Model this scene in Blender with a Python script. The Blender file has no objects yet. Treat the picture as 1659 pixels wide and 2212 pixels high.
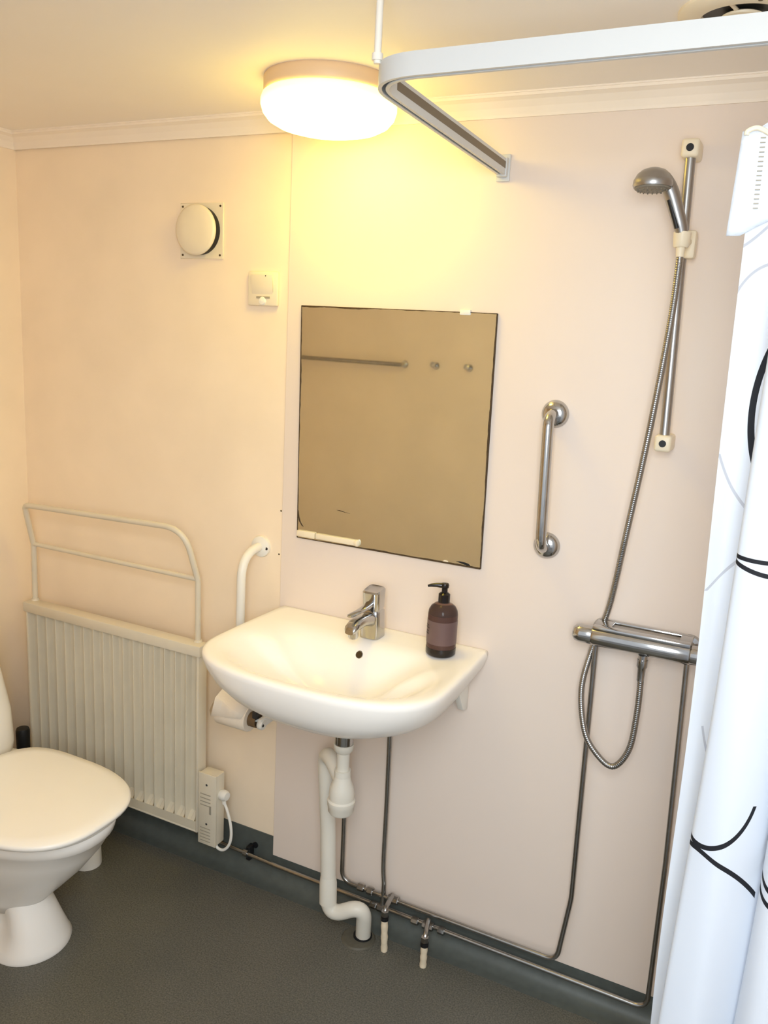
import bpy, bmesh, math, random
from mathutils import Vector, Matrix
random.seed(7)
PI = math.pi
SC = bpy.context.scene
COL = SC.collection

# ------------------------------------------------------------------ materials
def srgb(r, g, b):
    def l(c):
        c /= 255.0
        return c/12.92 if c <= 0.04045 else ((c+0.055)/1.055)**2.4
    return (l(r), l(g), l(b), 1.0)

def new_mat(name, col, rough=0.5, metal=0.0, spec=0.5, var=0.0, vscale=6.0, bump=0.0, bscale=60.0,
            trans=0.0, ior=1.45, coat=0.0):
    m = bpy.data.materials.new(name); m.use_nodes = True
    nt = m.node_tree; b = nt.nodes['Principled BSDF']
    b.inputs['Base Color'].default_value = col
    b.inputs['Roughness'].default_value = rough
    b.inputs['Metallic'].default_value = metal
    b.inputs['Specular IOR Level'].default_value = spec
    b.inputs['IOR'].default_value = ior
    if trans: b.inputs['Transmission Weight'].default_value = trans
    if coat: b.inputs['Coat Weight'].default_value = coat
    tc = nt.nodes.new('ShaderNodeTexCoord')
    if var > 0:
        n = nt.nodes.new('ShaderNodeTexNoise'); n.inputs['Scale'].default_value = vscale
        n.inputs['Detail'].default_value = 5
        nt.links.new(tc.outputs['Object'], n.inputs['Vector'])
        r = nt.nodes.new('ShaderNodeMapRange')
        r.inputs['From Min'].default_value = 0.3; r.inputs['From Max'].default_value = 0.7
        r.inputs['To Min'].default_value = 1-var; r.inputs['To Max'].default_value = 1+var
        nt.links.new(n.outputs['Fac'], r.inputs['Value'])
        mx = nt.nodes.new('ShaderNodeVectorMath'); mx.operation = 'SCALE'
        mx.inputs[0].default_value = col[:3]
        nt.links.new(r.outputs['Result'], mx.inputs['Scale'])
        nt.links.new(mx.outputs['Vector'], b.inputs['Base Color'])
    if bump > 0:
        n = nt.nodes.new('ShaderNodeTexNoise'); n.inputs['Scale'].default_value = bscale
        n.inputs['Detail'].default_value = 3
        nt.links.new(tc.outputs['Object'], n.inputs['Vector'])
        bp = nt.nodes.new('ShaderNodeBump'); bp.inputs['Strength'].default_value = bump
        bp.inputs['Distance'].default_value = 0.002
        nt.links.new(n.outputs['Fac'], bp.inputs['Height'])
        nt.links.new(bp.outputs['Normal'], b.inputs['Normal'])
    return m

M = {}
M['wall']     = new_mat('beige wall sheet', srgb(250, 231, 204), 0.55, var=0.035, vscale=5, bump=0.12, bscale=40)
M['panel']    = new_mat('pinkish wet room panel', srgb(234, 219, 206), 0.42, var=0.012, vscale=3, bump=0.05, bscale=30)
M['ceiling']  = new_mat('cream ceiling board', srgb(252, 245, 236), 0.6, var=0.02, vscale=2)
M['cornice']  = new_mat('cream painted cornice', srgb(250, 238, 222), 0.5, var=0.02, vscale=8)
M['skirt']    = new_mat('blue grey vinyl skirting', srgb(84, 89, 85), 0.42, var=0.1, vscale=40)
M['white']    = new_mat('white plastic', srgb(238, 234, 224), 0.35, var=0.01, vscale=10)
M['cream']    = new_mat('cream plastic', srgb(240, 226, 198), 0.4, var=0.02, vscale=20)
M['ceramic']  = new_mat('white glazed porcelain', srgb(249, 245, 238), 0.22, spec=0.4)
M['lid']      = new_mat('cream toilet lid plastic', srgb(252, 248, 240), 0.3, var=0.01, vscale=6)
M['enamel']   = new_mat('radiator enamel', srgb(222, 212, 191), 0.34, var=0.03, vscale=14)
M['chrome']   = new_mat('chrome', (0.50, 0.495, 0.49, 1), 0.14, 1.0, var=0.05, vscale=30)
M['pipe']     = new_mat('dull chromed pipe', (0.37, 0.36, 0.345, 1), 0.26, 1.0, var=0.08, vscale=40)
M['satin']    = new_mat('worn satin chrome', (0.41, 0.40, 0.39, 1), 0.33, 1.0, var=0.05, vscale=40)
M['black']    = new_mat('black rubber', (0.008, 0.008, 0.009, 1), 0.5)
M['dark']     = new_mat('dark grey plastic', (0.03, 0.028, 0.026, 1), 0.45)
M['nozzle']   = new_mat('grey spray face', srgb(128, 120, 106), 0.5, var=0.1, vscale=200)
M['alu']      = new_mat('white coated aluminium', srgb(208, 210, 210), 0.38)
M['alushade']  = new_mat('rail channel shade grey', srgb(120, 108, 90), 0.5)  # aluminium tone darkened for the shade inside the channel
M['paper']    = new_mat('toilet paper', srgb(240, 226, 206), 0.9, var=0.02, vscale=60, bump=0.2, bscale=200)
M['card']     = new_mat('cardboard core', srgb(112, 88, 60), 0.8, var=0.08, vscale=60)
M['drain']    = new_mat('white drain pipe plastic', srgb(226, 221, 208), 0.38, var=0.02, vscale=12)
M['conduit']  = new_mat('cream pipe sleeve', srgb(228, 212, 184), 0.6, var=0.1, vscale=60)
M['patch']    = new_mat('grey vinyl floor collar', srgb(92, 88, 76), 0.5, var=0.1, vscale=80)
M['slate']    = new_mat('dark brass screw', srgb(90, 78, 58), 0.4, 0.8)
M['grey']     = new_mat('grey moulded detail', srgb(160, 152, 136), 0.5)
M['chip']     = new_mat('exposed mirror backing', srgb(70, 52, 28), 0.7, var=0.3, vscale=120)
M['pump']     = new_mat('black glossy pump plastic', (0.012, 0.008, 0.007, 1), 0.22)
M['liquid']   = new_mat('brown liquid soap', srgb(126, 98, 90), 0.25, var=0.02, vscale=20)
M['label']    = new_mat('clear brown label', srgb(106, 84, 82), 0.4, var=0.03, vscale=40)
M['ink']      = new_mat('dark label print', srgb(48, 34, 32), 0.5)
M['bottle']   = new_mat('smoky brown bottle plastic', srgb(158, 130, 122), 0.08, trans=0.85, ior=1.2)
M['lampbase'] = new_mat('peach cream lamp ring', srgb(222, 194, 162), 0.45)
M['radpanel'] = new_mat('darker radiator enamel', srgb(216, 206, 184), 0.34, var=0.04, vscale=10)  # even tone, slightly darker than the frame enamel
M['outdoor']  = new_mat('grey hall floor', srgb(150, 150, 150), 0.7, var=0.05)

# floor: speckled vinyl
def floor_mat():
    m = bpy.data.materials.new('speckled olive vinyl floor'); m.use_nodes = True
    nt = m.node_tree; b = nt.nodes['Principled BSDF']; b.inputs['Roughness'].default_value = 0.48
    tc = nt.nodes.new('ShaderNodeTexCoord')
    n = nt.nodes.new('ShaderNodeTexNoise'); n.inputs['Scale'].default_value = 260; n.inputs['Detail'].default_value = 2
    n2 = nt.nodes.new('ShaderNodeTexNoise'); n2.inputs['Scale'].default_value = 5; n2.inputs['Detail'].default_value = 4
    cr = nt.nodes.new('ShaderNodeValToRGB')
    cr.color_ramp.elements[0].position = 0.3; cr.color_ramp.elements[0].color = srgb(77, 77, 70)
    cr.color_ramp.elements[1].position = 0.7; cr.color_ramp.elements[1].color = srgb(115, 112, 101)
    mx = nt.nodes.new('ShaderNodeMixRGB'); mx.blend_type = 'MULTIPLY'; mx.inputs['Fac'].default_value = 0.5
    r2 = nt.nodes.new('ShaderNodeValToRGB')
    r2.color_ramp.elements[0].position = 0.3; r2.color_ramp.elements[0].color = (.75, .77, .78, 1)
    r2.color_ramp.elements[1].position = 0.7; r2.color_ramp.elements[1].color = (1, 1, 1, 1)
    for x in (n, n2): nt.links.new(tc.outputs['Object'], x.inputs['Vector'])
    nt.links.new(n.outputs['Fac'], cr.inputs['Fac']); nt.links.new(n2.outputs['Fac'], r2.inputs['Fac'])
    nt.links.new(cr.outputs['Color'], mx.inputs['Color1']); nt.links.new(r2.outputs['Color'], mx.inputs['Color2'])
    nt.links.new(mx.outputs['Color'], b.inputs['Base Color'])
    return m
M['floor'] = floor_mat()

def mirror_mat():
    m = new_mat('aged mirror glass', (0.85, 0.89, 0.87, 1), 0.03, 1.0, var=0.02, vscale=3)
    return m
M['mirror'] = mirror_mat()

def lamp_mat():
    m = bpy.data.materials.new('glowing opal lamp shade'); m.use_nodes = True
    nt = m.node_tree; b = nt.nodes['Principled BSDF']
    b.inputs['Base Color'].default_value = (0.9, 0.86, 0.78, 1)
    b.inputs['Roughness'].default_value = 0.3
    b.inputs['Emission Color'].default_value = (1.0, 0.735, 0.10, 1)
    # glow graded by height: rim weakened to spare the wall, bottom strengthened
    tc = nt.nodes.new('ShaderNodeTexCoord'); sp = nt.nodes.new('ShaderNodeSeparateXYZ')
    nt.links.new(tc.outputs['Object'], sp.inputs[0])
    mr = nt.nodes.new('ShaderNodeMapRange')
    mr.inputs['From Min'].default_value = -0.106; mr.inputs['From Max'].default_value = -0.045
    mr.inputs['To Min'].default_value = LAMP*1.4; mr.inputs['To Max'].default_value = LAMP*0.30
    nt.links.new(sp.outputs['Z'], mr.inputs['Value'])
    nt.links.new(mr.outputs['Result'], b.inputs['Emission Strength'])
    return m
LAMP = 13.6
M['lamp'] = lamp_mat()

# curtain: white cloth with looping printed lines (ellipses in metres along the cloth)
def curtain_mat(rings):
    m = bpy.data.materials.new('white curtain cloth with printed loops'); m.use_nodes = True
    nt = m.node_tree; b = nt.nodes['Principled BSDF']; b.inputs['Roughness'].default_value = 0.75
    uv = nt.nodes.new('ShaderNodeUVMap'); uv.uv_map = 'UVMap'
    def vm(op, a, bb):
        n = nt.nodes.new('ShaderNodeVectorMath'); n.operation = op
        for i, v in enumerate((a, bb)):
            if v is None: continue
            if isinstance(v, tuple): n.inputs[i].default_value = v
            else: nt.links.new(v, n.inputs[i])
        return n
    def ma(op, a, bb=None, clamp=False):
        n = nt.nodes.new('ShaderNodeMath'); n.operation = op; n.use_clamp = clamp
        for i, v in enumerate((a, bb)):
            if v is None: continue
            if isinstance(v, (int, float)): n.inputs[i].default_value = v
            else: nt.links.new(v, n.inputs[i])
        return n.outputs[0]
    su = nt.nodes.new('ShaderNodeSeparateXYZ'); nt.links.new(uv.outputs['UV'], su.inputs[0])
    base = None
    for (u, z, ra, rb, ang, w, colr, lim) in rings:
        s = vm('SUBTRACT', uv.outputs['UV'], (u, z, 0))
        rot = nt.nodes.new('ShaderNodeVectorRotate'); rot.rotation_type = 'Z_AXIS'
        rot.inputs['Angle'].default_value = ang
        nt.links.new(s.outputs[0], rot.inputs['Vector'])
        d = vm('DIVIDE', rot.outputs[0], (ra, rb, 1))
        ln = nt.nodes.new('ShaderNodeVectorMath'); ln.operation = 'LENGTH'
        nt.links.new(d.outputs[0], ln.inputs[0])
        e = ma('MULTIPLY', ma('ABSOLUTE', ma('SUBTRACT', ln.outputs['Value'], 1.0)), min(ra, rb))
        k = ma('LESS_THAN', e, w)
        for o_, op, v in ((su.outputs['X'], 'GREATER_THAN', lim[0]), (su.outputs['X'], 'LESS_THAN', lim[1]), (su.outputs['Y'], 'GREATER_THAN', lim[2]), (su.outputs['Y'], 'LESS_THAN', lim[3])):
            k = ma('MULTIPLY', k, ma(op, o_, v))
        mx = nt.nodes.new('ShaderNodeMixRGB')
        mx.inputs['Color2'].default_value = colr
        if base is None: mx.inputs['Color1'].default_value = srgb(227, 234, 244)
        else: nt.links.new(base, mx.inputs['Color1'])
        nt.links.new(k, mx.inputs['Fac'])
        base = mx.outputs['Color']
    nt.links.new(base, b.inputs['Base Color'])
    # a little light passes through the cloth
    tr = nt.nodes.new('ShaderNodeBsdfTranslucent'); nt.links.new(base, tr.inputs['Color'])
    ms = nt.nodes.new('ShaderNodeMixShader'); ms.inputs['Fac'].default_value = 0.3
    out = nt.nodes['Material Output']
    nt.links.new(b.outputs[0], ms.inputs[1]); nt.links.new(tr.outputs[0], ms.inputs[2])
    nt.links.new(ms.outputs[0], out.inputs['Surface'])
    return m

# ------------------------------------------------------------------ mesh helpers
class MB:
    def __init__(self): self.v = []; self.f = []
    def add(self, vs, fs):
        o = len(self.v); self.v += [tuple(p) for p in vs]; self.f += [tuple(i+o for i in f) for f in fs]
        return self
    def bm(self, bm):
        bm.verts.index_update()
        return self.add([v.co[:] for v in bm.verts], [[v.index for v in f.verts] for f in bm.faces])
    def box(self, x0, x1, y0, y1, z0, z1, bev=0.0, seg=2):
        b = bmesh.new(); bmesh.ops.create_cube(b, size=1)
        for v in b.verts:
            v.co = Vector(((x0+x1)/2+v.co.x*(x1-x0), (y0+y1)/2+v.co.y*(y1-y0), (z0+z1)/2+v.co.z*(z1-z0)))
        if bev > 0: bmesh.ops.bevel(b, geom=list(b.edges), offset=bev, segments=seg, affect='EDGES', profile=0.5)
        self.bm(b); b.free(); return self
    def hexa(self, pts, bev=0.0, seg=2):        # 8 corners: bottom four, top four, same order
        b = bmesh.new(); vs = [b.verts.new(p) for p in pts]
        for f in ((3,2,1,0),(4,5,6,7),(0,1,5,4),(1,2,6,5),(2,3,7,6),(3,0,4,7)): b.faces.new([vs[i] for i in f])
        bmesh.ops.recalc_face_normals(b, faces=list(b.faces))
        if bev > 0: bmesh.ops.bevel(b, geom=list(b.edges), offset=bev, segments=seg, affect='EDGES', profile=0.5)
        self.bm(b); b.free(); return self
    def loft(self, secs, cap0=True, cap1=True, closed=True):
        n = len(secs[0]); vs = [p for s in secs for p in s]; fs = []
        for i in range(len(secs)-1):
            for j in range(n if closed else n-1):
                k = (j+1) % n
                fs.append((i*n+j, i*n+k, (i+1)*n+k, (i+1)*n+j))
        if cap0: fs.append(tuple(range(n-1, -1, -1)))
        if cap1: fs.append(tuple((len(secs)-1)*n+j for j in range(n)))
        return self.add(vs, fs)
    def tube(self, path, r, seg=14, cap=True):
        path = [Vector(p) for p in path]; n = len(path)
        rad = r if callable(r) else (lambda i, t: r)
        L = [0.0]
        for a, b in zip(path, path[1:]): L.append(L[-1]+(b-a).length)
        tang = []
        for i in range(n):
            a = path[max(i-1, 0)]; b = path[min(i+1, n-1)]; tang.append((b-a).normalized())
        up = Vector((0, 0, 1)) if abs(tang[0].z) < 0.9 else Vector((1, 0, 0))
        nrm = (up - tang[0]*up.dot(tang[0])).normalized()
        secs = []
        for i in range(n):
            if i: nrm = (nrm - tang[i]*nrm.dot(tang[i])).normalized()
            bn = tang[i].cross(nrm)
            q = rad(i, L[i])
            secs.append([path[i]+(nrm*math.cos(2*PI*k/seg)+bn*math.sin(2*PI*k/seg))*q for k in range(seg)])
        return self.loft(secs, cap, cap)
    def lathe(self, prof, org, axis=(0, 0, 1), seg=40, cap0=True, cap1=True):
        # prof: (radius, distance along axis)
        ax = Vector(axis).normalized(); org = Vector(org)
        u = ax.orthogonal().normalized(); w = ax.cross(u)
        secs = [[org+ax*h+(u*math.cos(2*PI*k/seg)+w*math.sin(2*PI*k/seg))*max(r, 1e-5) for k in range(seg)] for r, h in prof]
        return self.loft(secs, cap0, cap1)

def catmull(pts, n=12):
    P = [Vector(p) for p in pts]; P = [P[0]*2-P[1]] + P + [P[-1]*2-P[-2]]; out = []
    for i in range(1, len(P)-2):
        for k in range(n):
            t = k/n; a, b, c, d = P[i-1], P[i], P[i+1], P[i+2]
            out.append(0.5*((2*b)+(c-a)*t+(2*a-5*b+4*c-d)*t*t+(3*b-a-3*c+d)*t**3))
    out.append(P[-2]); return out

def fillet(pts, r, n=8):
    P = [Vector(p) for p in pts]; out = [P[0]]
    rs = r if isinstance(r, (list, tuple)) else [r]*(len(P)-2)
    for i in range(1, len(P)-1):
        d0 = (P[i-1]-P[i]); d1 = (P[i+1]-P[i])
        ang = d0.angle(d1); R = rs[i-1]
        t = min(R/math.tan(ang/2), d0.length*0.49 if i > 1 else d0.length*.95, d1.length*0.49 if i < len(P)-2 else d1.length*.95)
        a = P[i]+d0.normalized()*t; b = P[i]+d1.normalized()*t
        for k in range(n+1):
            s = k/n; out.append(a*(1-s)**2+P[i]*2*s*(1-s)+b*s*s)
    out.append(P[-1]); return out

def thing(name, label, cat, loc=(0, 0, 0), group=None):
    o = bpy.data.objects.new(name, None); o.empty_display_size = 0.05; COL.objects.link(o)
    o.location = loc; o['label'] = label; o['category'] = cat; o['base'] = list(loc)
    if group: o['group'] = group
    return o
def base_of(p):
    while p.parent is not None: p = p.parent
    return Vector(p.location)
def obj(name, mb, mat, parent=None, smooth=True, angle=40, label=None, fixn=True):
    me = bpy.data.meshes.new(name)
    off = base_of(parent) if parent is not None else Vector((0, 0, 0))
    me.from_pydata([tuple(Vector(p)-off) for p in mb.v], [], mb.f)
    if fixn:
        b = bmesh.new(); b.from_mesh(me); bmesh.ops.remove_doubles(b, verts=list(b.verts), dist=1e-6)
        bmesh.ops.recalc_face_normals(b, faces=list(b.faces)); b.to_mesh(me); b.free()
    me.materials.append(mat)
    if smooth:
        me.shade_smooth()
        try: me.set_sharp_from_angle(angle=math.radians(angle))
        except Exception: pass
    o = bpy.data.objects.new(name, me); COL.objects.link(o)
    if parent is not None: o.parent = parent
    if label: o['label'] = label
    return o
def tag(o, label, cat, group=None):
    o['label'] = label; o['category'] = cat
    if group: o['group'] = group
    return o
def struct(name, mb, mat, smooth=False, label=None):
    o = obj(name, mb, mat, None, smooth); o['kind'] = 'structure'
    if label: o['label'] = label
    return o

ZC = 2.082           # ceiling height
XR = 2.62            # right wall
YF = -1.45           # front wall (seen in the mirror)
XS = 0.957           # seam where the panel starts

# ------------------------------------------------------------------ room shell
struct('floor', MB().box(-0.1, XR+0.1, YF-0.1, 0.1, -0.06, 0.0), M['floor'], label='dark olive speckled vinyl bathroom floor')
struct('ceiling', MB().box(-0.1, XR+0.1, YF-0.1, 0.1, ZC, ZC+0.06), M['ceiling'], label='cream flat bathroom ceiling')
struct('wall_back', MB().box(-0.1, XR+0.1, 0.0, 0.1, 0.0, ZC), M['wall'], label='beige back wall carrying the radiator')
struct('wall_left', MB().box(-0.1, 0.0, YF, 0.0, 0.0, ZC), M['wall'], label='beige left wall behind the toilet')
struct('wall_right', MB().box(XR, XR+0.1, YF, 0.0, 0.0, ZC), M['panel'], label='pinkish right wall behind the shower curtain')
DX0, DX1, DZ = 1.09, 2.56, 2.0
w = MB(); w.box(-0.1, DX0, YF-0.1, YF, 0, ZC); w.box(DX1, XR+0.1, YF-0.1, YF, 0, ZC); w.box(DX0, DX1, YF-0.1, YF, DZ, ZC)
struct('wall_front', w, M['wall'], label='beige front wall with the open doorway')
t = MB(); t.box(DX0-0.05, DX0+0.012, YF-0.112, YF+0.012, 0, DZ-0.012, 0.003); t.box(DX1-0.012, DX1+0.05, YF-0.112, YF+0.012, 0, DZ-0.012, 0.003)
t.box(DX0-0.05, DX1+0.05, YF-0.1125, YF+0.0125, DZ-0.012, DZ+0.05, 0.003)
struct('trim_1', t, M['white'], label='white frame of the open doorway')
# pinkish wet-room panel lying on the back wall, right of the seam
p = MB(); p.box(XS, XR, -0.0045, 0.001, 0.0765, ZC-0.02, 0.0012, 1)
struct('wall_shower', p, M['panel'], label='pinkish smooth wet room panel behind mirror and shower')

# cornice: cove profile along back and left walls
def cornice(name, path_fn, label):
    prof = [(0.0, -0.044), (0.004, -0.044), (0.006, -0.038), (0.012, -0.026), (0.022, -0.014), (0.031, -0.009), (0.033, -0.009), (0.033, -0.003), (0.036, -0.003), (0.036, 0.0), (0.0, 0.0)]
    m = MB(); m.loft([[path_fn(s, d, ZC+h) for d, h in prof] for s in (0, 1)])
    return struct(name, m, M['cornice'], label=label)
cornice('trim_2', lambda s, d, z: ((0.0+d) if s == 0 else XR, -0.0045-d, z), 'cream cornice along the back wall')
cornice('trim_3', lambda s, d, z: (0.0+d, (-0.0045-d) if s == 0 else YF, z), 'cream cornice along the left wall')

# coved skirting
def skirt(name, fn, top, label, n=2):
    prof = [(0.0, top), (0.0025, top), (0.0028, top-0.002), (0.003, 0.045)]
    for k in range(7):
        a = k/6*PI/2
        prof.append((0.003+0.04*(1-math.cos(a)), 0.042-0.04*math.sin(a)))
    prof += [(0.06, 0.0012), (0.06, -0.001), (0.0, -0.001)]
    m = MB(); m.loft([[fn(s, d, z) for d, z in prof] for s in (0, 1)])
    return struct(name, m, M['skirt'], label=label, smooth=True)
skirt('baseboard_back', lambda s, d, z: (0.0+d if s == 0 else XR, -d, z), 0.135, 'blue grey coved vinyl skirting under the back wall')
skirt('baseboard_left', lambda s, d, z: (d, -d if s == 0 else YF, z), 0.135, 'blue grey coved vinyl skirting under the left wall')

# hall floor beyond the doorway, where the photographer stands
struct('ground', MB().box(-1.0, 4.5, -5.0, YF-0.1, -0.06, 0.0), M['outdoor'], label='grey floor outside the doorway')

# ------------------------------------------------------------------ ceiling lamp
lc = (1.182, -0.213, ZC)
L = thing('ceiling_lamp', 'round glowing white ceiling lamp above the mirror', 'lamp', lc)
obj('lamp_base', MB().lathe([(0.05, 0), (0.134, 0), (0.137, 0.004), (0.137, 0.026), (0.134, 0.031), (0.05, 0.031)], lc, (0, 0, -1), 64), M['lampbase'], L, label='cream metal ring against the ceiling')
obj('lamp_shade', MB().lathe([(0.02, 0.031), (0.132, 0.031), (0.139, 0.036), (0.1425, 0.046), (0.1425, 0.056), (0.138, 0.070), (0.127, 0.083), (0.108, 0.093), (0.08, 0.100), (0.045, 0.1045), (0.0, 0.106)], lc, (0, 0, -1), 64), M['lamp'], L, angle=70, label='glowing opal glass bowl')

# ------------------------------------------------------------------ exhaust valve in the ceiling
vc = (1.99, -0.355, ZC)
V = thing('exhaust_valve', 'round cream exhaust air valve in the ceiling, above the curtain rail', 'vent', vc)
obj('valve_ring', MB().lathe([(0.094, 0.0), (0.094, 0.005), (0.088, 0.009), (0.070, 0.0125), (0.062, 0.012), (0.059, 0.008), (0.058, 0.0005)], vc, (0, 0, -1), 56, False, False), M['cream'], V)
obj('duct_shade', MB().lathe([(0.0, 0.0006), (0.0585, 0.0006), (0.0585, 0.002), (0.0, 0.002)], vc, (0, 0, -1), 40), M['dark'], V, label='dark disc coloured as the unlit opening')  # flat disc; the unlit depth of the opening is in its colour
obj('valve_cone', MB().lathe([(0.010, 0.004), (0.026, 0.006), (0.031, 0.009), (0.030, 0.012), (0.016, 0.015), (0.0, 0.0155)], vc, (0, 0, -1), 40), M['cream'], V)
obj('spindle', MB().lathe([(0.004, 0.002), (0.004, 0.024), (0.0, 0.025)], vc, (0, 0, -1), 14), M['white'], V)
cr = MB()
for k in range(3):
    a = k*2*PI/3+0.3
    cr.tube([(vc[0]+0.008*math.cos(a), vc[1]+0.008*math.sin(a), ZC-0.007), (vc[0]+0.060*math.cos(a), vc[1]+0.060*math.sin(a), ZC-0.007)], 0.003, 8)
obj('spider', cr, M['cream'], V)
obj('screw', MB().lathe([(0.0, 0.0), (0.004, 0.0), (0.003, 0.002), (0, 0.0022)], (vc[0]+0.03, vc[1]-0.072, ZC-0.0118), (0, 0, -1), 12), M['slate'], V)

# ------------------------------------------------------------------ curtain rail
RZ = 1.957
R_ = thing('curtain_rail', 'white bent aluminium shower curtain rail on the back wall', 'curtain rail', (1.503, -0.3, RZ))
path = fillet([(1.503, -0.006, 1.937), (1.505, -0.648, RZ), (XR-0.004, -0.648, 1.9615)], 0.085, 14)
def channel(path, prof):
    P = [Vector(p) for p in path]; secs = []
    for i, q in enumerate(P):
        a = P[max(i-1, 0)]; b = P[min(i+1, len(P)-1)]; tg = (b-a); tg.z = 0; tg.normalize()
        nr = Vector((tg.y, -tg.x, 0))
        secs.append([q+nr*d+Vector((0, 0, h)) for d, h in prof])
    return secs
# U profile open downwards, lips at the slot
prof = [(-0.009, 0.0165), (0.009, 0.0165), (0.009, -0.0165), (0.003, -0.0165), (0.003, -0.0145), (0.007, -0.0145), (0.007, 0.0145),
        (-0.007, 0.0145), (-0.007, -0.0145), (-0.003, -0.0145), (-0.003, -0.0165), (-0.009, -0.0165)]
# the wall leg gets a flat strip with the channel's shade in its colour
obj('rail', MB().loft(channel(path, prof)), M['alu'], R_, angle=30)
sl = [(1.512, -0.02), ]
slot_path = [p for p in path]
gr = MB().loft(channel([p for p in path if p.y > -0.57], [(-0.0093, 0.010), (-0.0088, 0.010), (-0.0088, -0.004), (-0.0093, -0.004)]))
obj('groove_shade', gr, M['alushade'], R_, smooth=False, label='flat strip coloured as the shaded channel along the wall leg')
obj('wall_bracket', MB().box(1.488, 1.518, -0.010, -0.0046, 1.909, 1.965, 0.002).box(1.491, 1.515, -0.022, -0.010, 1.917, 1.957, 0.003), M['alu'], R_)
obj('hanger_rod', MB().tube([(1.5125, -0.632, RZ+0.012), (1.5125, -0.632, ZC)], 0.0055, 14).tube([(1.5125, -0.632, ZC-0.012), (1.5125, -0.632, ZC)], 0.012, 16).tube([(1.5125, -0.632, RZ+0.0165), (1.5125, -0.632, RZ+0.026)], 0.0085, 14), M['white'], R_, label='thin white rod up to the ceiling')

# ------------------------------------------------------------------ shower curtain
CURTAIN_TOP = RZ-0.0175
# plan of the cloth at hem height and near the top, as control points (x, y)
low = [(2.083, -0.645), (2.118, -0.628), (2.150, -0.640), (2.138, -0.690), (2.090, -0.722), (2.082, -0.758), (2.130, -0.792), (2.185, -0.745),
       (2.212, -0.690), (2.196, -0.705), (2.166, -0.765), (2.200, -0.810), (2.290, -0.780), (2.330, -0.700), (2.350, -0.620), (2.40, -0.60), (2.44, -0.66), (2.50, -0.70), (2.55, -0.64)]
hi  = [(2.055, -0.648), (2.085, -0.640), (2.118, -0.645), (2.122, -0.660), (2.112, -0.672), (2.120, -0.685), (2.150, -0.675), (2.180, -0.655),
       (2.195, -0.640), (2.200, -0.650), (2.215, -0.668), (2.245, -0.672), (2.290, -0.660), (2.330, -0.640), (2.350, -0.630), (2.40, -0.63), (2.44, -0.65), (2.50, -0.66), (2.55, -0.645)]
NU = 14
cl = catmull([(x, y, 0) for x, y in low], NU); ch = catmull([(x, y, 0) for x, y in hi], NU)
NV = 70; ZB = 0.06
arc = [0.0]
for a, b in zip(cl, cl[1:]): arc.append(arc[-1]+(b-a).length)
def top_z(u):                    # the first hooks are off: the free corner droops
    s = min(max(u/0.26, 0), 1)
    return 1.845 + (CURTAIN_TOP-1.845)*s + 0.004*math.sin(u*40)
def cloth_point(i, z):
    s = min(max((z-ZB)/(1.93-ZB), 0), 1)
    k = min(max((i-1.6*NU)/NU, 0), 1)
    f = s**(1.3-0.55*k)
    p = cl[i]*(1-f)+ch[i]*f
    return Vector((p.x+0.004*math.sin(z*7+i*0.2)*(1-f), p.y+0.004*math.sin(z*5+i*0.13), z))
vs = []; fs = []; uvs = []
for i in range(len(cl)):
    zt = top_z(arc[i])
    for j in range(NV+1):
        z = ZB+(zt-ZB)*j/NV
        vs.append(cloth_point(i, z)); uvs.append((arc[i], z+(CURTAIN_TOP-zt)*0))
for i in range(len(cl)-1):
    for j in range(NV):
        a = i*(NV+1)+j; fs.append((a, a+NV+1, a+NV+2, a+1))
BLK = (0.01, 0.011, 0.016, 1); GRY = srgb(192, 197, 208)
RINGS = [      # centre u, z, radii, tilt, half line width, colour, (u min, u max, z min, z max) of the printed stroke
    (0.112, 1.500, 0.072, 0.130, 0.0, 0.0042, BLK, (-1, 0.12, 1.425, 1.70)),
    (0.280, 2.316, 1.000, 1.000, 0.0, 0.0028, BLK, (0.15, 0.42, 1.25, 1.36)),
    (0.347, 1.896, 0.600, 0.600, 0.0, 0.0030, BLK, (0.15, 0.42, 1.25, 1.36)),
    (0.240, 1.014, 0.101, 0.101, 0.0, 0.0036, BLK, (0.15, 0.345, 0.85, 0.985)),
    (0.210, 0.652, 0.256, 0.256, 0.0, 0.0036, BLK, (0.15, 0.372, 0.84, 0.95)),
    (0.570, 1.000, 0.118, 0.118, 0.0, 0.0036, BLK, (0.44, 0.60, 0.80, 0.95)),
    (0.575, 1.005, 0.142, 0.142, 0.0, 0.0036, BLK, (0.44, 0.60, 0.80, 0.93)),
    (0.060, 1.620, 0.068, 0.068, 0.0, 0.0018, GRY, (-1, 0.07, 1.63, 1.75)),
    (0.271, 1.569, 0.300, 0.300, 0.0, 0.0020, GRY, (-1, 0.07, 1.35, 1.44)),
    (-0.193, 1.478, 0.300, 0.300, 0.0, 0.0020, GRY, (-1, 0.07, 1.25, 1.32)),
    (0.314, 1.120, 0.300, 0.300, 0.0, 0.0020, GRY, (-1, 0.07, 1.00, 1.05)),
    (-0.10, 1.880, 0.200, 0.200, 0.0, 0.0018, GRY, (-1, 0.09, 1.66, 1.84)),
]
M['curtain'] = curtain_mat(RINGS)
CU = thing('shower_curtain', 'white shower curtain with black looping lines, right of the shower', 'curtain', (2.3, -0.65, ZB))
mb = MB(); mb.v = [tuple(v) for v in vs]; mb.f = fs
cloth = obj('curtain_cloth', mb, M['curtain'], CU, angle=180, fixn=False)
uvl = cloth.data.uv_layers.new(name='UVMap')
for lp in cloth.data.loops: uvl.data[lp.index].uv = uvs[lp.vertex_index]
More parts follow.
